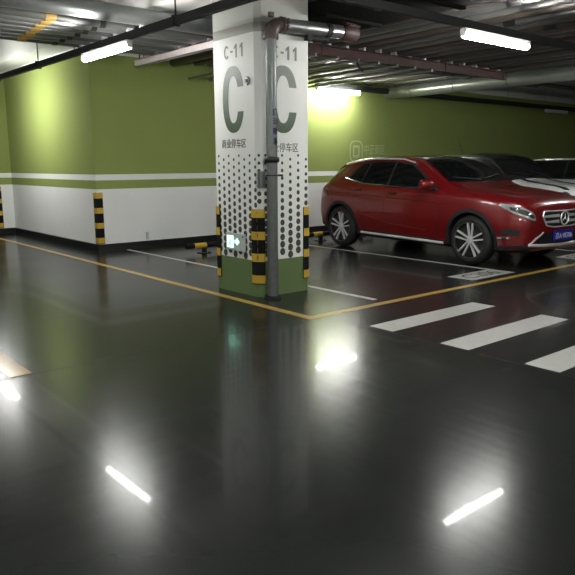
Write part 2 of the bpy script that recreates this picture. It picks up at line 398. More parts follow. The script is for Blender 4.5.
bm = bmesh.new(); box(bm, PX-.12, PX-.05, CY0-.05, CY0-.005, 1.16, 1.33); oparent(obj('wall_plate', bm, M_galv), pp)
bm = bmesh.new(); tube(bm, arc_pts((PX, PY, 2.63), (PX, PY, 2.77), (PX+.14, PY, 2.77), 8), .070, 20)
tube(bm, [(PX, PY, 2.62), (PX, PY, 2.66)], .078, 16); tube(bm, [(PX+.12, PY, 2.77), (PX+.17, PY, 2.77)], .080, 16)
for a in range(4): tube(bm, [(PX+.145, PY-.09, 2.72+.03*a), (PX+.145, PY-.115, 2.72+.03*a)], .012, 6)
box(bm, PX-.02, PX+.03, PY-.02, PY+.02, 2.83, 2.875)
oparent(obj('elbow', bm, mat('elbow_oxide_grey', (.14, .11, .10), .45, metal=.4, noise=.4, nscale=30), smooth=True), pp)
bm = bmesh.new(); tube(bm, [(PX+.14, PY, 2.77), (5.35, PY, 2.80)], .07, 20); oparent(obj('branch', bm, M_galv, smooth=True), pp)
bm = bmesh.new(); tube(bm, [(5.06, PY, 2.79), (5.12, PY, 2.79)], .080, 20); box(bm, 4.80, 4.86, PY-.03, PY+.03, 2.66, 2.72); tube(bm, [(4.8, PY, 2.69), (5.1, PY, 2.70)], .022, 8); oparent(obj('clamp', bm, M_dark, smooth=True), pp)
bm = bmesh.new(); tube(bm, [(5.30, PY, 2.80), (5.34, PY, 2.80), (5.48, PY, 2.80), (5.52, PY, 2.80)], [.08, .095, .095, .08], 20)
for q in range(5): tube(bm, [(5.33, PY-.1+.05*q, 2.90-abs(q-2)*.02), (5.49, PY-.1+.05*q, 2.90-abs(q-2)*.02)], .013, 6)
oparent(obj('flange', bm, M_red, smooth=True), pp)
for k, ch in enumerate('自动喷淋'):
    th_ = math.radians(-62)
    def fnp(a, b, d, k=k):
        # wraps round the pipe, facing the camera's right
        an = math.radians(-80) + (a-.035)/PR; R_ = PR+.0012+d
        return (PX+R_*math.cos(an), PY+R_*math.sin(an), 1.88-.095*k+b)
    o = text_mesh(ch, .062, .075, fnp, .0015, 'printed_character', M_inkb, bold=.02)
    if o: oparent(o, pp)

# ------------------------------------------------------------------ wheel stops, socket, wall lettering
def wheel_stop(x0, x1, y, label):
    t = empty('wheel_stop', ((x0+x1)/2, y, 0)); tag(t, label, 'wheel stop', 'tube wheel stops')
    n = 7
    bm = bmesh.new(); tube(bm, [(x0, y, .125), (x1, y, .125)], .043, 16); oparent(obj('tube', bm, M_gb, smooth=True), t)
    L = (x1-x0)/n
    for k in range(1, n, 2):
        bm = bmesh.new(); tube(bm, [(x0+(k-.45)*L, y, .125), (x0+(k+.45)*L, y, .125)], .0445, 16); oparent(obj('yellow_band', bm, M_gy, smooth=True), t)
    for x in (x0+.33, x1-.33):
        bm = bmesh.new(); box(bm, x-.03, x+.03, y-.03, y+.03, .01, .1); box(bm, x-.09, x+.09, y-.07, y+.07, .0, .012)
        for s in (-1, 1): tube(bm, [(x+s*.065, y-.04, .012), (x+s*.065, y-.04, .028)], .012, 6)
        oparent(obj('foot', bm, M_black), t)
wheel_stop(5.47, 7.2, 9.0, 'black and yellow wheel stop in the empty bay behind the column')
wheel_stop(8.02, 9.75, 9.0, 'black and yellow wheel stop behind the red car')
bm = bmesh.new(); box(bm, 5.43, 5.48, 10.225, 10.249, .14, .27, bev=.004); tag(obj('wall_socket', bm, M_plain), 'small grey socket low on the white wall', 'socket')
ws = empty('wall_lettering', (10.9, 10.25, 1.6)); tag(ws, 'pale logo and characters painted on the green wall above the red car', 'wall sign')
def rr(w_, h_, r, n=6):
    out = []
    for cx, cy, a0 in ((w_/2-r, h_/2-r, 0), (-w_/2+r, h_/2-r, 90), (-w_/2+r, -h_/2+r, 180), (w_/2-r, -h_/2+r, 270)):
        for k in range(n+1):
            a = math.radians(a0+90*k/n); out.append((cx+r*math.cos(a), cy+r*math.sin(a)))
    return out
def frame2(bm, o, i, fn, d):
    n = len(o)
    for dd in (0, d):
        A = [bm.verts.new(fn(*p, dd)) for p in o]; B = [bm.verts.new(fn(*p, dd)) for p in i]
        for k in range(n): bm.faces.new((A[k], A[(k+1) % n], B[(k+1) % n], B[k]))
bm = bmesh.new(); fw_ = lambda a, b, d: (10.55+a, 10.249-d, 1.66+b)
frame2(bm, rr(.40, .46, .13), rr(.34, .40, .11), fw_, .002); frame2(bm, rr(.2, .26, .02), rr(.12, .16, .01), fw_, .002)
oparent(obj('logo', bm, M_wsign), ws)
o = text_mesh('中正商区', .66, .22, lambda a, b, d: (10.80+a, 10.249-d, 1.60+b), .002, 'characters', M_wsign)
if o: oparent(o, ws)

# ------------------------------------------------------------------ ceiling services
def strip_light(c, ax, lab, lit=True, z=2.68, es=0):
    t = empty('strip_light', (c[0], c[1], z)); tag(t, lab, 'strip light', 'strip lights' )
    L = .6
    def bx(bm, l0, l1, w_, z0, z1, bev=0):
        if ax == 'y': box(bm, c[0]-w_, c[0]+w_, c[1]+l0, c[1]+l1, z0, z1, bev=bev)
        else: box(bm, c[0]+l0, c[0]+l1, c[1]-w_, c[1]+w_, z0, z1, bev=bev)
    bm = bmesh.new(); bx(bm, -L, L, .028, z+.008, z+.05); oparent(obj('housing', bm, M_hous), t)
    bm = bmesh.new(); e = (0, 1, 0) if ax == 'y' else (1, 0, 0)
    p0 = Vector((c[0], c[1], z-.012)); e = Vector(e)
    tube(bm, [p0-e*(L-.02), p0+e*(L-.02)], .037, 14); oparent(obj('tube', bm, (M_lampb if es else M_lamp) if lit else M_lampoff, smooth=True), t)
    if z > 2.8 and ax == 'x':
        for q in (-.4, .4):
            bm = bmesh.new(); box(bm, c[0]+q-.02, c[0]+q+.02, c[1], 10.25, z+.046, z+.06); oparent(obj('wall_bracket', bm, M_dark), t)
    for s in (-1, 1):
        bm = bmesh.new(); bx(bm, s*L-.012, s*L+.012, .03, z-.03, z+.045, .004); oparent(obj('end_cap', bm, M_hous), t)
strip_light((3.54, 7.46), 'y', 'lit strip light under the black trunking in front of the green wall corner')
strip_light((3.54, 12.25), 'y', 'lit strip light at the far left end of the black trunking', es=1)
strip_light((3.54, 2.66), 'y', 'lit strip light on the black trunking nearest the camera')
strip_light((6.45, 4.22), 'x', 'lit strip light above the red car hood under the cross trunking')
strip_light((11.25, 4.22), 'x', 'lit strip light on the cross trunking above the white car')
strip_light((3.54, -2.14), 'y', 'lit strip light on the black trunking behind the camera')
strip_light((-1.2, 7.46), 'y', 'lit strip light on the left aisle trunking beside the corner one')
strip_light((-1.2, 2.66), 'y', 'lit strip light on the left aisle trunking beside the camera')
strip_light((-1.2, -2.14), 'y', 'lit strip light on the left aisle trunking behind the camera')
strip_light((8.3, -1.2), 'x', 'lit strip light over the far aisle right of the camera')
strip_light((9.7, 9.93), 'x', 'lit strip light on the green wall behind the column', z=2.84, es=2.0)
strip_light((18.6, 10.1), 'x', 'unlit white strip light under the wall trunking at the far right', lit=False, z=2.84)

def bar(name, x0, x1, y0, y1, z0, z1, m, lab, cat, rods=(), group=None):
    t = empty(name, ((x0+x1)/2, (y0+y1)/2, z0)); tag(t, lab, cat, group)
    bm = bmesh.new(); box(bm, x0, x1, y0, y1, z0, z1); oparent(obj('channel', bm, m), t)
    for (x, y) in rods:
        bm = bmesh.new(); tube(bm, [(x, y, z1-.01), (x, y, 3.45 if 6 < x < 12.2 and y < 7.9 else 3.9)], .008, 6)
        box(bm, x-.04, x+.04, y-.015, y+.015, z0-.012, z1+.012); oparent(obj('hanger_rod', bm, M_dark), t)
bar('light_trunking', 3.52, 3.575, -9, 16, 2.735, 2.81, M_dark, 'long black trunking crossing the left side with strip lights under it', 'trunking', [(3.55, y) for y in (1.5, 3.6, 5.9, 9.6, 11.4, 13.6)])
bar('light_trunking', 3.58, 25, 4.20, 4.25, 2.735, 2.81, M_dark, 'black trunking running right over the cars with a lit lamp under it', 'trunking', [(x, 4.225) for x in (4.6, 9.0, 13.4, 17)])
bar('light_trunking', -1.225, -1.175, -9, 16, 2.735, 2.81, M_dark, 'black trunking over the left aisle outside the frame', 'trunking', [(-1.2, y) for y in (-5, 0, 5, 10)])
bar('light_trunking', 5.9, 12, -1.225, -1.175, 2.735, 2.81, M_dark, 'black cross trunking behind the right side of the camera', 'trunking', [(7, -1.2), (11, -1.2)])
bar('wall_trunking', 9.3, 25.5, 10.08, 10.2, 2.90, 3.0, M_dark, 'dark cable tray fixed along the top of the green wall', 'trunking')

# left pipe rack (pipes run along x)
ords = ['nearest', 'second', 'third', 'fourth', 'fifth', 'sixth', 'seventh', 'eighth', 'ninth', 'tenth', 'eleventh', 'twelfth', 'thirteenth', 'fourteenth', 'fifteenth', 'sixteenth', 'seventeenth', 'eighteenth', 'nineteenth', 'twentieth', 'twenty first', 'twenty second', 'twenty third', 'twenty fourth', 'twenty fifth', 'twenty sixth']
def pipe(name, p0, p1, r, m, lab, group, bands=()):
    t = empty(name, tuple((Vector(p0)+Vector(p1))/2)) if bands else None
    bm = bmesh.new(); tube(bm, [p0, p1], r, 14)
    if not t: return tag(obj(name, bm, m, smooth=True), lab, 'pipe', group)
    tag(t, lab, 'pipe', group); oparent(obj('pipe_run', bm, m, smooth=True), t)
    d = (Vector(p1)-Vector(p0)).normalized()
    for (s, ln, mm, nm) in bands:
        q = Vector(p0)+d*s; bm = bmesh.new(); tube(bm, [q, q+d*ln], r+.006, 14); oparent(obj(nm, bm, mm, smooth=True), t)
    return t
ys = [7.46, 7.85, 8.1, 8.35, 8.6, 8.85, 9.1, 9.35]
for i, y in enumerate(ys):
    r = (.10, .055, .07, .05, .06, .05, .055, .045)[i]
    x1 = 26 if i < 2 else 5.32
    if i == 2: x1 = 14
    # yellow band labels lie diagonally across the rack
    xb = -8; s = 2.98 + .03*i + 8
    pipe('ceiling_pipe', (-8, y, 3.02+r), (x1, y, 3.02+r), r, M_galv if i % 2 == 0 else M_grey,
         ords[i]+' pipe from the front in the rack at the upper left', 'pipes of the upper left rack',
         () if i == 0 else ((s, .12, M_orange, 'label_band'), (8+3.66, .07, M_black, 'coupling'), (8+4.1, .05, M_dark, 'joint')))
def strut(x0, x1, y0, y1, m, lab, z=2.95, rods=(), h=.07):
    t = empty('support_strut', ((x0+x1)/2, (y0+y1)/2, z)); tag(t, lab, 'strut')
    bm = bmesh.new(); box(bm, x0, x1, y0, y1, z, z+.008); box(bm, x0, x1, y0, y1, z+h-.008, z+h)
    if x1-x0 < y1-y0: box(bm, x0, x0+.008, y0, y1, z, z+h)
    else: box(bm, x0, x1, y1-.008, y1, z, z+h)
    oparent(obj('c_channel', bm, m), t)
    for x, y in rods:
        bm = bmesh.new(); tube(bm, [(x, y, z), (x, y, 3.45 if 6 < x < 12.2 and y < 7.9 else 3.9)], .008, 6); oparent(obj('hanger_rod', bm, M_dark), t)
    n = int(max(x1-x0, y1-y0)/.35)
    for k in range(n):
        bm = bmesh.new()
        if x1-x0 < y1-y0: y = y0+.15+k*.35; box(bm, x0-.012, x1+.012, y, y+.05, z+h, z+h+.05)
        else: x = x0+.15+k*.35; box(bm, x, x+.05, y0-.012, y1+.012, z+h, z+h+.05)
        oparent(obj('pipe_clip', bm, M_foil), t)
strut(5.18, 5.26, 7.3, 9.9, M_pink, 'pinkish white strut carrying the pipes left of the column', rods=((5.22, 7.34), (5.22, 9.8)), z=2.92, h=.10)
strut(4.02, 4.07, 7.3, 9.6, M_galv, 'bright strut above the corner strip light', rods=((4.04, 9.5),), h=.05)
strut(1.2, 1.27, 7.3, 9.6, M_foil, 'grey strut under the pipe rack beyond the left edge', rods=((1.24, 7.32), (1.24, 9.5)))
strut(5.5, 11.2, 7.08, 7.15, M_red, 'long red oxide strut under the pipes over the parked cars', z=2.89, rods=((6.6, 7.1), (9.4, 7.1)), h=.14)
strut(6.2, 12.3, 2.2, 2.27, M_red, 'red oxide strut carrying the pipes near the camera', z=2.93, rods=((7, 2.24), (11.5, 2.24)))
# right pipes run along y
for i in range(20):
    x = 6.08 + i*.30; r = (.07, .05, .085, .055, .065, .045)[i % 6]
    m = (M_grey, M_brown, M_galv2, M_grey, M_brown, M_galv2)[i % 6]
    b = []
    if i in (5, 7, 9, 11): b = [(13.2-.1*i, .16, M_black, 'coupling')]
    if i == 10: b = [(10.6, 1.1, M_foil, 'foil_wrap')]
    pipe('ceiling_pipe', (x, -8, 3.04+r), (x, 10.0 if i % 4 else 10.24, 3.04+r), r, m, ords[i]+' pipe from the left running over the parked cars', 'pipes over the parked cars', b)
# second layer of fine conduits near the back wall
for i in range(7):
    x = 6.4+i*.42
    pipe('conduit', (x, 7.0, 2.868), (x, 10.25, 2.868), .022, M_galv, ords[i]+' thin conduit from the left near the back wall', 'thin conduits by the back wall')
# black wide cable tray
ct = empty('cable_tray', (5.4, 0, 3.0)); tag(ct, 'wide black cable tray right of the column top', 'cable tray')
bm = bmesh.new(); box(bm, 4.98, 5.86, -9, 6.5, 2.93, 2.95); oparent(obj('tray_floor', bm, M_matte), ct)
for x in (4.98, 5.83):
    bm = bmesh.new(); box(bm, x, x+.03, -9, 6.5, 2.95, 3.08); oparent(obj('side_rail', bm, M_matte), ct)
for k in range(6):
    bm = bmesh.new(); box(bm, 4.99, 5.85, -.2+k*1.1, -.14+k*1.1, 2.90, 2.93); oparent(obj('rung', bm, M_matte), ct)
for k in range(7):
    bm = bmesh.new(); tube(bm, [(5.1+.1*k, -9, 2.98), (5.1+.1*k, 6.5+.05*(k % 3), 2.98)], .03, 8); oparent(obj('cable', bm, M_black, smooth=True), ct)
# large duct
dc = empty('ventilation_duct', (11.5, 8, 3.05)); tag(dc, 'large round grey duct ending in a black cap at the right edge', 'duct')
bm = bmesh.new(); tube(bm, [(11.5, 5.75, 2.93), (11.5, 10.24, 2.93)], .13, 24); oparent(obj('duct_run', bm, M_duct, smooth=True), dc)
bm = bmesh.new(); tube(bm, [(11.5, 5.6, 2.93), (11.5, 5.75, 2.93)], .15, 24); oparent(obj('end_cap', bm, M_black, smooth=True), dc)
for y in (7.2, 8.4, 9.5):
    bm = bmesh.new(); tube(bm, [(11.5, y, 2.93), (11.5, y+.03, 2.93)], .138, 24); oparent(obj('joint_ring', bm, M_galv, smooth=True), dc)
ad = empty('ceiling_shade_box', (9, 1, 3.45)); tag(ad, 'wide dark box added above the pipes to shade the ceiling over the parked cars', 'duct')  # added dark box: blackens the gaps between pipes and cuts ceiling bounce
bm = bmesh.new(); box(bm, 6.0, 12.2, -8, 7.9, 3.45, 3.85); oparent(obj('shade_box_body', bm, M_dark), ad)
for y in (-4, -1.5, 1, 3.5, 6):
    bm = bmesh.new(); box(bm, 5.96, 12.24, y, y+.05, 3.41, 3.89); oparent(obj('shade_box_rib', bm, M_galv2), ad)
# small black hook under the pipes
bm = bmesh.new(); tube(bm, [(7.3, 7.11, 2.90), (7.3, 7.11, 2.85)]+arc_pts((7.3, 7.10, 2.84), (7.3, 7.08, 2.78), (7.38, 7.05, 2.74), 6), .018, 8); tag(obj('pipe_hook', bm, M_black, smooth=True), 'small black hook hanging below the red strut', 'hook')

# ------------------------------------------------------------------ cars
def pchip(xs, ys, x):
    xs = np.asarray(xs, float); ys = np.asarray(ys, float); h = np.diff(xs); d = np.diff(ys)/h
    m = np.zeros(len(xs)); m[0] = d[0]; m[-1] = d[-1]
    for i in range(1, len(xs)-1):
        if d[i-1]*d[i] > 0:
            w1 = 2*h[i]+h[i-1]; w2 = h[i]+2*h[i-1]; m[i] = (w1+w2)/(w1/d[i-1]+w2/d[i])
    i = int(min(max(np.searchsorted(xs, x)-1, 0), len(xs)-2)); t = (x-xs[i])/h[i]
    return float((2*t**3-3*t**2+1)*ys[i]+(t**3-2*t**2+t)*h[i]*m[i]+(-2*t**3+3*t**2)*ys[i+1]+(t**3-t**2)*h[i]*m[i+1])
def cr(p0, p1, p2, p3, t):
    return tuple(.5*((2*b)+(-a+c)*t+(2*a-5*b+4*c-d)*t*t+(-a+3*b-3*c+d)*t**3) for a, b, c, d in zip(p0, p1, p2, p3))
def body_mesh(tab, axles, ar, arz, aw=.30, n=110):
    ys = [r[0] for r in tab]; y0, y1 = ys[0], ys[-1]
    st = sorted(set([y0+(y1-y0)*(.5-.5*math.cos(math.pi*k/n)) for k in range(n+1)]))
    bm = bmesh.new(); rings = []
    for y in st:
        v = [pchip(ys, [r[j] for r in tab], y) for j in range(1, 14)]
        zb, wsl, wm, zm, wsh, zsh, wb, zbl, wt, zt, wr, zr, zc = v
        K = [(0, zb), (wsl*.88, zb), (wsl, zb+.05), (wm, zm), (wsh, zsh), (wb, zbl), (wt, zt), (wr, zr), (0, zc)]
        half = []
        for i in range(len(K)-1):
            a = K[i-1] if i else (-K[1][0], K[1][1]); d = K[i+2] if i+2 < len(K) else (-K[-2][0], K[-2][1])
            if i in (0,): half += [K[0], tuple((p+q)/2 for p, q in zip(K[0], K[1]))]; continue
            if i == 1: half += [K[1]]; continue
            if i == 2: a = (K[2][0]-.01, K[2][1]-.08)
            m = 5
            half += [cr(a, K[i], K[i+1], d, t/m) for t in range(m)]
        half.append(K[-1])
        full = half + [(-x, z) for x, z in half[-2:0:-1]]
        rings.append([bm.verts.new((x, y, z)) for x, z in full])
    N = len(rings[0])
    for a, b in zip(rings, rings[1:]):
        for k in range(N): bm.faces.new((a[k], a[(k+1) % N], b[(k+1) % N], b[k]))
    bm.faces.new(rings[0]); bm.faces.new(rings[-1][::-1])
    bmesh.ops.recalc_face_normals(bm, faces=bm.faces)
    me = bpy.data.meshes.new('b'); bm.to_mesh(me); bm.free()
    bo = bpy.data.objects.new('b', me); C.objects.link(bo)
    cut = bmesh.new()
    for ay in axles:
        for s in (-1, 1):
            xa, xb = (s*1.2, s*(.90-aw))
            pts = [(ar*math.cos(t), ar*math.sin(t)) for t in [2*math.pi*k/48 for k in range(48)]]
            prism(cut, pts, lambda a, b, d: (xa+(xb-xa)*d, ay+a, arz+b), 1, 1)
    bmesh.ops.recalc_face_normals(cut, faces=cut.faces)
    mc = bpy.data.meshes.new('c'); cut.to_mesh(mc); cut.free(); co = bpy.data.objects.new('c', mc); C.objects.link(co)
    me.materials.append(M_redp); me.materials.append(M_plast); mc.materials.append(M_redp); mc.materials.append(M_plast)
    md = bo.modifiers.new('m', 'BOOLEAN'); md.operation = 'DIFFERENCE'; md.object = co; md.solver = 'EXACT'
    dg = bpy.context.evaluated_depsgraph_get(); dg.update()
    res = bpy.data.meshes.new_from_object(bo.evaluated_get(dg))
    bpy.data.objects.remove(bo); bpy.data.objects.remove(co)
    return res
class Car:
    def __init__(s, root, me, paint, name='body_shell', top=None):
        me.materials.append(None)
        s.root = root
        bm = bmesh.new(); bm.from_mesh(me)
        s.bvh = BVHTree.FromBMesh(bm)
        o = obj(name, bm, [paint, M_plast, top or paint], root, smooth=True, norm=False)
        if top:
            for p_ in o.data.polygons:
                if p_.center.z > 1.075 and p_.center.y > -.99: p_.material_index = 2
    def hit(s, p, d, off):
        r = s.bvh.ray_cast(Vector(p), Vector(d))
        if r[0] is None: return None
        n = r[1]
        if n.dot(Vector(d)) > 0: n = -n
        return r[0] + n*off
    def patch(s, name, poly, plane, m, off=.004, cell=.035, th=.012, inner=None, smooth=True, parent=None):
        """plane: 'L'/'R' side view (y,z) ; 'T' top view (x,y) ; 'F'/'B' front/back view (x,z)"""
        f = {'R': (lambda a, b: (-2, a, b), (1, 0, 0)), 'L': (lambda a, b: (2, a, b), (-1, 0, 0)), 'T': (lambda a, b: (a, b, 3), (0, 0, -1)),
             'F': (lambda a, b: (a, -4, b), (0, 1, 0)), 'B': (lambda a, b: (a, 4, b), (0, -1, 0))}[plane]
        bm = bmesh.new()
        if inner:
            n = len(poly); A = [bm.verts.new((*p, 0)) for p in poly]; B = [bm.verts.new((*p, 0)) for p in inner]
            for k in range(n-(0 if inner is not True else 0)):
                if k == n-1 and not s.closed: break
                bm.faces.new((A[k], A[(k+1) % n], B[(k+1) % n], B[k]))
        else:
            fc = bm.faces.new([bm.verts.new((*p, 0)) for p in poly])
        xs = [v.co.x for v in bm.verts]; ysv = [v.co.y for v in bm.verts]
        for ax, lo, hi in ((0, min(xs), max(xs)), (1, min(ysv), max(ysv))):
            k = lo+cell
            while k < hi-1e-4:
                no = [0, 0, 0]; no[ax] = 1; co = [0, 0, 0]; co[ax] = k
                bmesh.ops.bisect_plane(bm, geom=bm.verts[:]+bm.edges[:]+bm.faces[:], plane_co=co, plane_no=no); k += cell
        bmesh.ops.triangulate(bm, faces=[f_ for f_ in bm.faces if len(f_.verts) > 4])
        bad = []
        for v in bm.verts:
            h = s.hit(f[0](v.co.x, v.co.y), f[1], off)
            if h is None: bad.append(v)
            else: v.co = h
        if bad: bmesh.ops.delete(bm, geom=bad, context='VERTS')
        be = [e for e in bm.edges if e.is_boundary]
        if th and be:
            r = bmesh.ops.extrude_edge_only(bm, edges=be)
            for v in [g for g in r['geom'] if isinstance(g, bmesh.types.BMVert)]: v.co += Vector(f[1])*th
        return obj(name, bm, m, parent or s.root, smooth=smooth)
    def line(s, name, pts, plane, m, r=.004, off=0.0, parent=None, step=.03):
        f = {'R': (lambda a, b: (-2, a, b), (1, 0, 0)), 'L': (lambda a, b: (2, a, b), (-1, 0, 0)), 'T': (lambda a, b: (a, b, 3), (0, 0, -1)),
             'F': (lambda a, b: (a, -4, b), (0, 1, 0)), 'B': (lambda a, b: (a, 4, b), (0, -1, 0))}[plane]
        out = []
        for p, q in zip(pts, pts[1:]):
            n = max(1, int(math.dist(p, q)/step))
            for k in range(n): out.append(tuple(a+(b-a)*k/n for a, b in zip(p, q)))
        out.append(pts[-1]); P = []
        for p in out:
            h = s.hit(f[0](*p), f[1], off)
            if h is not None: P.append(h)
        if len(P) < 2: return None
        bm = bmesh.new(); tube(bm, P, r, 8); return obj(name, bm, m, parent or s.root, smooth=True)

def wheel(root, x, y, side, R=.345, rim=.232, w_=.225, five=True, label=None):
    """side -1: outer face towards -x"""
    t = bpy.data.objects.new('wheel', None); C.objects.link(t); t.parent = root; t.location = (x, y, R)
    s = side
    bm = bmesh.new(); h = w_/2
    lathe(bm, [(a*s, r) for a, r in ((-h, rim), (-h, R-.05), (-h+.03, R-.008), (-h+.06, R), (h-.06, R), (h-.03, R-.008), (h, R-.05), (h, rim+.02), (h-.012, rim), (0, rim-.01))], 56)
    obj('tyre', bm, M_rub, t, smooth=True)
    bm = bmesh.new(); lathe(bm, [(a*s, r) for a, r in ((h-.012, rim), (h-.004, rim), (h-.004, rim-.010), (h-.02, rim-.014), (h-.02, rim-.004))], 48)
    obj('rim', bm, M_rimd, t, smooth=True)
    bm = bmesh.new(); tube(bm, [((h-.09)*s, 0, 0), ((h-.06)*s, 0, 0)], rim-.006, 40); obj('inner_barrel', bm, M_black, t)
    bm = bmesh.new(); tube(bm, [((h-.062)*s, 0, 0), ((h-.055)*s, 0, 0)], .13, 32); obj('brake_disc', bm, M_dark, t)
    for k in range(5):
        a = math.radians(90+72*k); bm = bmesh.new()
        for q in (-1, 1):
            # each arm of the double spoke
            def P(r_, o): return (r_*math.cos(a)-o*math.sin(a), r_*math.sin(a)+o*math.cos(a))
            i0, i1 = P(.030, q*.007), P(.030, q*.025); o1, o0 = P(rim-.008, q*.058), P(rim-.008, q*.036)
            A = [((h-.022)*s, *i0), ((h-.022)*s, *i1), ((h-.014)*s, *o1), ((h-.014)*s, *o0)]
            B = [((h-.05)*s, *p) for p in (i0, i1, o1, o0)]
            va = [bm.verts.new(p) for p in A]; vb = [bm.verts.new(p) for p in B]
            bm.faces.new(va); bm.faces.new(vb[::-1])
            for j in range(4): bm.faces.new((va[j], va[(j+1) % 4], vb[(j+1) % 4], vb[j]))
        obj('spoke', bm, M_alu, t)
    bm = bmesh.new(); tube(bm, [((h-.05)*s, 0, 0), ((h-.012)*s, 0, 0)], [.05, .042], 20); obj('hub_cap', bm, M_alu, t, smooth=True)
    return t

def mirror_part(root, s, y, z, x, m, name='door_mirror', sz=1.0):
    bm = bmesh.new()
    L = []
    for (dx, sc) in ((0, .55), (.03, .9), (.10, 1), (.17, .92), (.21, .6)):
        L.append([bm.verts.new((s*(x+dx), y+.07*sz*sc*math.cos(t)+.015*dx/.2, z+.068*sz*sc*math.sin(t))) for t in [2*math.pi*k/16 for k in range(16)]])
    for a, b in zip(L, L[1:]):
        for k in range(16): bm.faces.new((a[k], a[(k+1) % 16], b[(k+1) % 16], b[k]))
    bm.faces.new(L[0]); bm.faces.new(L[-1])
    o = obj(name, bm, m, root, smooth=True)
    bm = bmesh.new(); box(bm, min(s*(x-.10), s*(x+.03)), max(s*(x-.10), s*(x+.03)), y-.03, y+.03, z-.07, z-.045); obj('mirror_foot', bm, M_plast, o)
    bm = bmesh.new(); box(bm, min(s*(x+.03), s*(x+.18)), max(s*(x+.03), s*(x+.18)), y+.066, y+.072, z-.045, z+.045); obj('mirror_glass', bm, M_chrome, o)
    return o
def arch_ring(ay, az, r0, r1, a0=-20, a1=200, n=36):
    o = [(ay+r1*math.cos(math.radians(a0+(a1-a0)*k/n)), az+r1*math.sin(math.radians(a0+(a1-a0)*k/n))) for k in range(n+1)]
    i = [(ay+r0*math.cos(math.radians(a0+(a1-a0)*k/n)), az+r0*math.sin(math.radians(a0+(a1-a0)*k/n))) for k in range(n+1)]
    return o, i

# ---- red compact SUV --------------------------------------------------
GT = [ # y, zb, wsl, wm, zm, wsh, zsh, wb, zbl, wt, zt, wr, zr, zc
 (-2.23, .32, .50, .55, .50, .54, .66, .50, .72, .42, .75, .30, .765, .775),
 (-2.19, .25, .66, .71, .50, .69, .70, .64, .79, .52, .83, .36, .85, .86),
 (-2.05, .22, .75, .80, .52, .775, .75, .735, .86, .62, .905, .42, .93, .94),
 (-1.85, .20, .80, .86, .54, .838, .80, .795, .91, .67, .955, .46, .98, .99),
 (-1.40, .20, .82, .895, .58, .88, .86, .835, .965, .70, 1.01, .52, 1.035, 1.05),
 (-1.05, .20, .82, .895, .60, .88, .88, .84, .985, .73, 1.045, .57, 1.07, 1.085),
 (-.88, .20, .82, .895, .60, .88, .89, .845, .995, .755, 1.085, .65, 1.12, 1.135),
 (-.55, .20, .82, .895, .60, .88, .90, .85, 1.005, .70, 1.25, .62, 1.31, 1.335),
 (-.25, .20, .82, .895, .60, .88, .91, .85, 1.02, .66, 1.38, .59, 1.445, 1.475),
 (.15, .20, .82, .895, .60, .88, .92, .85, 1.04, .645, 1.435, .56, 1.50, 1.53),
 (.75, .20, .82, .895, .60, .88, .94, .845, 1.07, .63, 1.435, .55, 1.505, 1.535),
 (1.22, .21, .82, .895, .62, .88, .96, .835, 1.10, .61, 1.40, .54, 1.475, 1.505),
 (1.60, .23, .81, .885, .64, .865, .97, .82, 1.11, .60, 1.33, .52, 1.41, 1.44),
 (1.77, .25, .80, .87, .64, .85, .96, .80, 1.08, .60, 1.25, .51, 1.31, 1.34),
 (1.90, .27, .78, .84, .62, .82, .92, .78, 1.03, .62, 1.10, .52, 1.13, 1.15),
 (2.01, .30, .74, .79, .58, .77, .86, .73, .95, .60, .99, .48, 1.01, 1.02),
 (2.08, .36, .66, .69, .52, .67, .78, .62, .85, .50, .88, .40, .89, .90)]
red = empty('red_suv', (8.81, 6.73, 0), math.radians(-4.0)); tag(red, 'red compact SUV with five spoke wheels and blue plate parked beside the column', 'car')
AX = (-1.375, 1.375); AR = .385
car = Car(red, body_mesh(GT, AX, AR, .345), M_redp)
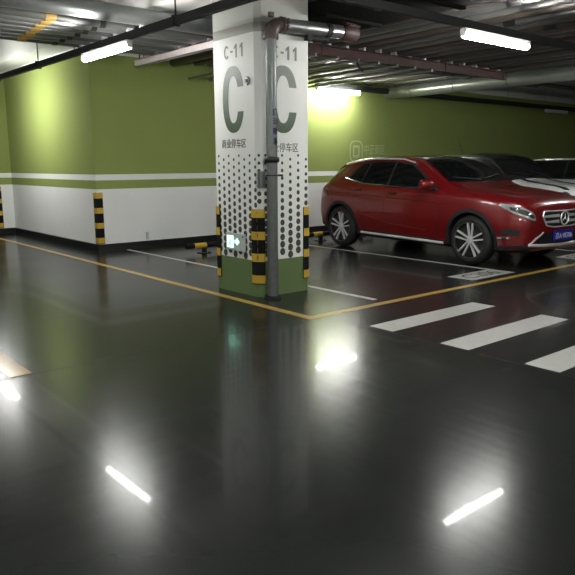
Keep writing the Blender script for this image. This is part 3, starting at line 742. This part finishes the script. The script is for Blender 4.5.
for s, sd in ((-1, 'R'), (1, 'L')):
    for y in AX: wheel(red, s*.775, y, s, rim=.258)
    # glass
    car.patch('side_window', [(-.62, 1.05), (-.30, 1.26), (-.08, 1.375), (.24, 1.415), (.26, 1.065)], sd, M_glass, .004)
    car.patch('side_window', [(.31, 1.07), (.29, 1.418), (.60, 1.42), (.84, 1.41), (.87, 1.105)], sd, M_glass, .004)
    car.patch('quarter_window', [(.91, 1.11), (.885, 1.408), (1.02, 1.385), (1.15, 1.30), (1.22, 1.17)], sd, M_glass, .004)
    car.patch('window_surround', [(-.76, 1.025), (-.32, 1.285), (-.10, 1.395), (.35, 1.436), (.80, 1.436), (1.04, 1.41), (1.19, 1.32), (1.28, 1.16), (.9, 1.09), (.4, 1.06)], sd, M_plast, .0015, th=.008)
    car.line('belt_trim', [(-.76, 1.016), (0, 1.04), (.4, 1.058), (.9, 1.088), (1.32, 1.16)], sd, M_chrome, .010, .002)
    car.patch('rear_glass_wrap', [(1.44, 1.37), (1.56, 1.35), (1.80, 1.12), (1.70, 1.07)], sd, M_glass, .004)
    # seams
    for pts in ([(-.72, .30), (-.78, .55), (-.74, .90), (-.64, 1.0)], [(.29, .32), (.30, .70), (.285, 1.04)], [(-.72, .30), (.29, .32)],
                [(.29, .32), (.84, .32), (.94, .60), (1.05, .80), (1.0, 1.09)]):
        car.line('door_seam', pts, sd, M_black, .004, -.001)
    for y0, y1, z in ((.04, .22, .945), (.84, 1.0, .985)):
        car.line('door_handle', [(y0, z), ((y0+y1)/2, z+.004), (y1, z+.004)], sd, M_redp, .014, .018)
        car.patch('handle_recess', [(y0+.02, z-.03), (y1-.02, z-.03), (y1-.02, z+.025), (y0+.02, z+.025)], sd, M_black, .001, th=.003)
    # body side crease highlights: raised swages
    car.line('body_crease', [(-1.0, .83), (0, .865), (.9, .905), (1.6, .93)], sd, M_redp, .010, -.004)
    car.line('body_crease', [(-.55, .42), (.2, .47), (.85, .60)], sd, M_redp, .010, -.004)
    # cladding
    car.closed = False
    for y in AX:
        o, i = arch_ring(y, .345, AR+.001, AR+.05)
        car.patch('wheel_arch_trim', o, sd, M_plast, .008, inner=i, cell=.05)
    car.patch('sill_cladding', [(-.93, .22), (-.93, .30), (.93, .33), (.93, .24)], sd, M_plast, .006)
    car.line('sill_strip', [(-.88, .262), (.88, .285)], sd, M_alu, .020, .012)
    car.line('roof_rail', [(-.14, 1.40), (.1, 1.455), (.75, 1.468), (1.2, 1.44), (1.52, 1.385)], sd, M_alu, .014, .022)
    mirror_part(red, s, -.68 if s < 0 else -.46, 1.10, .90 if s < 0 else .86, M_redp, sz=1.15)
    # lights (built from the side and the front)
    hl = [(.60, .655), (.62, .72), (.67, .775), (.73, .82), (.79, .855), (.825, .870), (.835, .845), (.825, .80), (.79, .745), (.72, .69), (.65, .655)]
    hb = [(.625, .685), (.64, .725), (.72, .785), (.80, .83), (.80, .79), (.73, .725), (.66, .69)]
    car.patch('headlight', [(s*a, b) for a, b in hl], 'F', M_lens, .008, cell=.012)
    car.patch('headlight_bezel', [(s*a, b) for a, b in hb], 'F', M_black, .013, cell=.012, th=.01)
    for xx, zz, rr_ in ((.765, .79, .034), (.69, .735, .030)):
        h = car.hit((s*xx, -4, zz), (0, 1, 0), .012)
        if h: bm = bmesh.new(); bmesh.ops.create_uvsphere(bm, u_segments=14, v_segments=8, radius=rr_, matrix=Matrix.Translation(h)); obj('projector_lens', bm, M_chrome, red, smooth=True)
    car.patch('tail_light', [(1.66, .98), (1.68, .85), (1.88, .83), (2.0, .80), (2.01, .90), (1.88, .97)], sd, M_tail, .006, cell=.03)
    car.patch('bumper_reflector', [(-1.98, .41), (-1.80, .40), (-1.80, .425), (-1.98, .435)], sd, M_chrome, .006, cell=.03)
    car.patch('bumper_vent', [(-1.82, .50), (-1.93, .46), (-2.10, .45), (-2.12, .52), (-1.98, .55)], sd, M_plast, .003, cell=.03)
    car.patch('lower_bumper', [(-1.80, .215), (-1.80, .30), (-2.1, .33), (-2.21, .36), (-2.2, .24)], sd, M_plast, .005)
    car.patch('lower_bumper', [(1.78, .24), (1.78, .36), (1.98, .40), (2.07, .45), (2.07, .36)], sd, M_plast, .005)
car.patch('windscreen', [(-.69, -.83), (-.4, -.88), (0, -.90), (.4, -.88), (.69, -.83), (.60, -.32), (.56, -.24), (.3, -.19), (0, -.18), (-.3, -.19), (-.56, -.24), (-.60, -.32)], 'T', M_glass, .004)
car.patch('panoramic_roof', [(-.52, -.12), (.52, -.12), (.50, 1.15), (-.50, 1.15)], 'T', M_blkp, .003)
car.patch('rear_window', [(-.50, 1.20), (.50, 1.20), (.58, 1.06), (-.58, 1.06)], 'B', M_glass, .004)
for x0, x1 in ((-.55, 0.0), (0.02, .55)):
    car.line('wiper', [(x0, -.76 if x0 < 0 else -.85), (x1, -.86 if x0 < 0 else -.72)], 'T', M_black, .009, .014)
car.line('bonnet_seam', [(-.76, -.90), (-.73, -1.3), (-.66, -1.75), (-.55, -2.0), (0, -2.12), (.55, -2.0), (.66, -1.75), (.73, -1.3), (.76, -.90)], 'T', M_black, .004, -.001)
for s in (-1, 1):
    car.line('bonnet_crease', [(s*.50, -1.0), (s*.42, -1.5), (s*.33, -2.0)], 'T', M_redp, .014, -.007)
# front view: grille, emblem, intakes, plate
gr = car.patch('grille', [(-.44, .76), (.44, .76), (.47, .71), (.37, .585), (.22, .56), (-.22, .56), (-.37, .585), (-.47, .71)], 'F', M_black, .006, cell=.04)
car.line('grille_frame', [(-.44, .765), (.44, .765), (.475, .71), (.375, .58), (.22, .553), (-.22, .553), (-.375, .58), (-.475, .71), (-.44, .765)], 'F', M_alu, .010, .008, parent=gr)
for z in (.70, .625):
    for s in (-1, 1):
        car.patch('grille_bar', [(s*.11, z-.018), (s*(.44 if z > .65 else .385), z-.012), (s*(.445 if z > .65 else .40), z+.014), (s*.11, z+.022)], 'F', M_alu, .022, cell=.04, th=.03, parent=gr)
bm = bmesh.new()
ce = car.hit((0, -4, .665), (0, 1, 0), .03); E = bpy.data.objects.new('emblem', None)
def torus(bm, c, R_, r_, n=32):
    rings = []
    for k in range(n):
        t = 2*math.pi*k/n; rings.append([bm.verts.new((c.x+(R_+r_*math.cos(u))*math.cos(t), c.y+r_*math.sin(u), c.z+(R_+r_*math.cos(u))*math.sin(t))) for u in [2*math.pi*q/8 for q in range(8)]])
    for k in range(n):
        a, b = rings[k], rings[(k+1) % n]
        for q in range(8): bm.faces.new((a[q], a[(q+1) % 8], b[(q+1) % 8], b[q]))
torus(bm, ce, .088, .010)
for k in range(3):
    a = math.radians(90+120*k); d = Vector((math.cos(a), 0, math.sin(a))); p_ = Vector((-math.sin(a), 0, math.cos(a)))
    v = [bm.verts.new(ce+q) for q in (d*.086, p_*.016-d*.009, Vector((0, -.014, 0)), -p_*.016-d*.009)]
    bm.faces.new((v[0], v[1], v[2])); bm.faces.new((v[0], v[2], v[3])); bm.faces.new((v[0], v[3], v[1]))
obj('star_emblem', bm, M_alu, red)
bm = bmesh.new(); tube(bm, [ce+Vector((0, .012, 0)), ce+Vector((0, .03, 0))], .09, 28); obj('emblem_disc', bm, M_black, red)
bpy.data.objects.remove(E)
car.patch('lower_intake', [(-.56, .40), (-.43, .48), (.43, .48), (.56, .40), (.52, .335), (-.52, .335)], 'F', M_black, .004, cell=.04)
car.line('lower_chrome_trim', [(-.68, .335), (-.52, .322), (0, .305), (.52, .322), (.68, .335)], 'F', M_alu, .022, .006)
car.line('lower_chrome_trim', [(-.68, .335), (-.57, .42), (-.44, .49)], 'F', M_alu, .012, .006)
car.line('lower_chrome_trim', [(.68, .335), (.57, .42), (.44, .49)], 'F', M_alu, .012, .006)
pl = car.hit((0, -4, .44), (0, 1, 0), .025)
bm = bmesh.new(); box(bm, -.22, .22, pl.y-.008, pl.y+.012, .365, .505, bev=.004); po = obj('number_plate', bm, M_blue, red)
po['label'] = 'blue number plate with white characters'
text_mesh('京A·9E706', .39, .09, lambda a, b, d: (-.195+a, pl.y-.009-d, 0.39+b), .001, 'plate_characters', M_white, po)
bm = bmesh.new(); tube(bm, [(0, 1.45, 1.44), (0, 1.52, 1.50)], [.02, .006], 8); obj('antenna_fin', bm, M_blkp, red)

# ---- white hatchback with black roof -----------------------------------
MT = [
 (-2.02, .34, .52, .58, .50, .57, .66, .53, .72, .44, .75, .30, .765, .775),
 (-1.98, .26, .66, .71, .52, .70, .70, .65, .80, .52, .84, .35, .86, .87),
 (-1.82, .22, .76, .82, .54, .81, .76, .76, .90, .62, .94, .42, .96, .97),
 (-1.45, .20, .80, .87, .58, .86, .84, .81, .96, .68, 1.00, .5, 1.02, 1.03),
 (-1.05, .20, .80, .88, .60, .87, .88, .82, 1.0, .72, 1.05, .58, 1.075, 1.09),
 (-.90, .20, .80, .88, .60, .87, .89, .825, 1.01, .73, 1.10, .64, 1.13, 1.15),
 (-.65, .20, .80, .88, .60, .87, .90, .83, 1.02, .70, 1.30, .63, 1.35, 1.375),
 (-.42, .20, .80, .88, .60, .87, .91, .83, 1.03, .68, 1.44, .60, 1.51, 1.535),
 (-.1, .20, .80, .88, .60, .87, .92, .83, 1.04, .67, 1.49, .59, 1.565, 1.59),
 (.8, .20, .80, .88, .60, .87, .93, .83, 1.05, .66, 1.49, .58, 1.565, 1.59),
 (1.6, .22, .80, .87, .62, .86, .93, .82, 1.05, .65, 1.40, .57, 1.47, 1.50),
 (1.85, .24, .78, .85, .62, .84, .92, .80, 1.03, .66, 1.28, .56, 1.34, 1.36),
 (1.98, .28, .74, .80, .60, .79, .88, .76, .98, .64, 1.05, .54, 1.08, 1.10),
 (2.05, .36, .66, .70, .54, .69, .80, .66, .88, .54, .92, .42, .94, .95)]
def hatch(root, tab, paint, roofm, stripes, pill=None, axles=(-1.25, 1.28), round_lamps=True, shift=0.0):
    c = Car(root, body_mesh(tab, axles, .37, .32, n=80), paint, top=pill)
    for s, sd in ((-1, 'R'), (1, 'L')):
        for y in axles: wheel(root, s*.765, y, s, R=.32, rim=.21)
        c.patch('side_window', [(-.60, 1.08), (-.40, 1.32), (-.2, 1.42), (.30, 1.435), (.31, 1.07)], sd, M_glass, .005)
        c.patch('side_window', [(.36, 1.07), (.35, 1.435), (1.2, 1.43), (1.55, 1.38), (1.62, 1.09)], sd, M_glass, .005)
        c.line('belt_trim', [(-.72, 1.03), (0, 1.052), (1.7, 1.065)], sd, M_chrome, .010, .004)
        c.line('door_seam', [(-.68, .3), (-.72, .7), (-.66, 1.02)], sd, M_black, .004)
        c.line('door_seam', [(.33, .3), (.34, 1.05)], sd, M_black, .004)
        c.line('door_handle', [(.1, .93), (.24, .935)], sd, M_chrome, .013, .015)
        c.closed = False
        for y in axles:
            o, i = arch_ring(y, .32, .371, .42); c.patch('wheel_arch_trim', o, sd, M_plast, .008, inner=i, cell=.05)
        mirror_part(root, s, -.52, 1.10, .87, roofm)
        if round_lamps:
            h = c.hit((s*.60, -4, .80), (0, 1, 0), 0)
            bm = bmesh.new(); 
            d = Vector((s*.25, -.85, .45)).normalized()
            tube(bm, [h-d*.05, h+d*.012], .115, 28); ho = obj('headlight', bm, M_chrome, root, smooth=True)
            bm = bmesh.new(); tube(bm, [h+d*.008, h+d*.03], [.10, .06], 28); obj('headlight_glass', bm, M_lens, ho, smooth=True)
        else:
            c.patch('headlight', [(-1.50, .80), (-1.75, .82), (-2.0, .74), (-2.0, .66), (-1.75, .70)], sd, M_lens, .006, cell=.03)
    yw0, yw1 = -.86, -.50
    c.patch('windscreen', [(-.68, yw0+.03), (0, yw0-.06), (.68, yw0+.03), (.62, yw1), (0, yw1+.05), (-.62, yw1)], 'T', M_glass, .005)
    c.patch('roof_panel', [(-.64, yw1+.03), (0, yw1+.08), (.64, yw1+.03), (.61, 1.75), (-.61, 1.75)], 'T', roofm, .004)
    c.patch('rear_window', [(-.5, 1.36), (.5, 1.36), (.56, 1.12), (-.56, 1.12)], 'B', M_glass, .004)
    if stripes:
        for x in (-.48, .34):
            c.patch('bonnet_stripe', [(x, -1.88), (x+.14, -1.90), (x+.17, -.98), (x+.03, -.98)], 'T', M_blkp, .003, th=.004)
    c.patch('grille', [(-.42, .74), (.42, .74), (.38, .58), (-.38, .58)], 'F', M_black, .006)
    c.line('grille_frame', [(-.43, .75), (.43, .75), (.39, .57), (-.39, .57), (-.43, .75)], 'F', M_chrome, .014, .008)
    c.patch('lower_intake', [(-.5, .46), (.5, .46), (.45, .36), (-.45, .36)], 'F', M_black, .004)
    for x in (-.5, .05): c.line('wiper', [(x, -.80), (x+.45, -.86)], 'T', M_black, .009, .014)
    return c
wh = empty('white_hatchback', (11.75, 7.7, 0), math.radians(-2)); tag(wh, 'white hatchback with a black roof and bonnet stripes behind the red car', 'car')
cw = hatch(wh, MT, M_whp, M_blkp, True, M_blkp)
bm = bmesh.new(); tube(bm, [(-.1, .6, 1.58), (-.1, .75, 1.92)], [.006, .003], 6); obj('antenna', bm, M_black, wh)
ST = [(a, b, c_, d, e, f_, g, h_, i_+0, j, k if k < 1.1 else 1.0+(k-1.0)*.86, l, m_ if m_ < 1.1 else 1.0+(m_-1.0)*.86, n_ if n_ < 1.1 else 1.0+(n_-1.0)*.86) for (a, b, c_, d, e, f_, g, h_, i_, j, k, l, m_, n_) in MT]
sv = empty('pale_hatchback', (14.6, 6.9, 0), math.radians(1)); tag(sv, 'pale grey white car furthest right, cut off by the photo edge', 'car')
hatch(sv, ST, M_slv, M_slv, False, M_blkp, round_lamps=False)
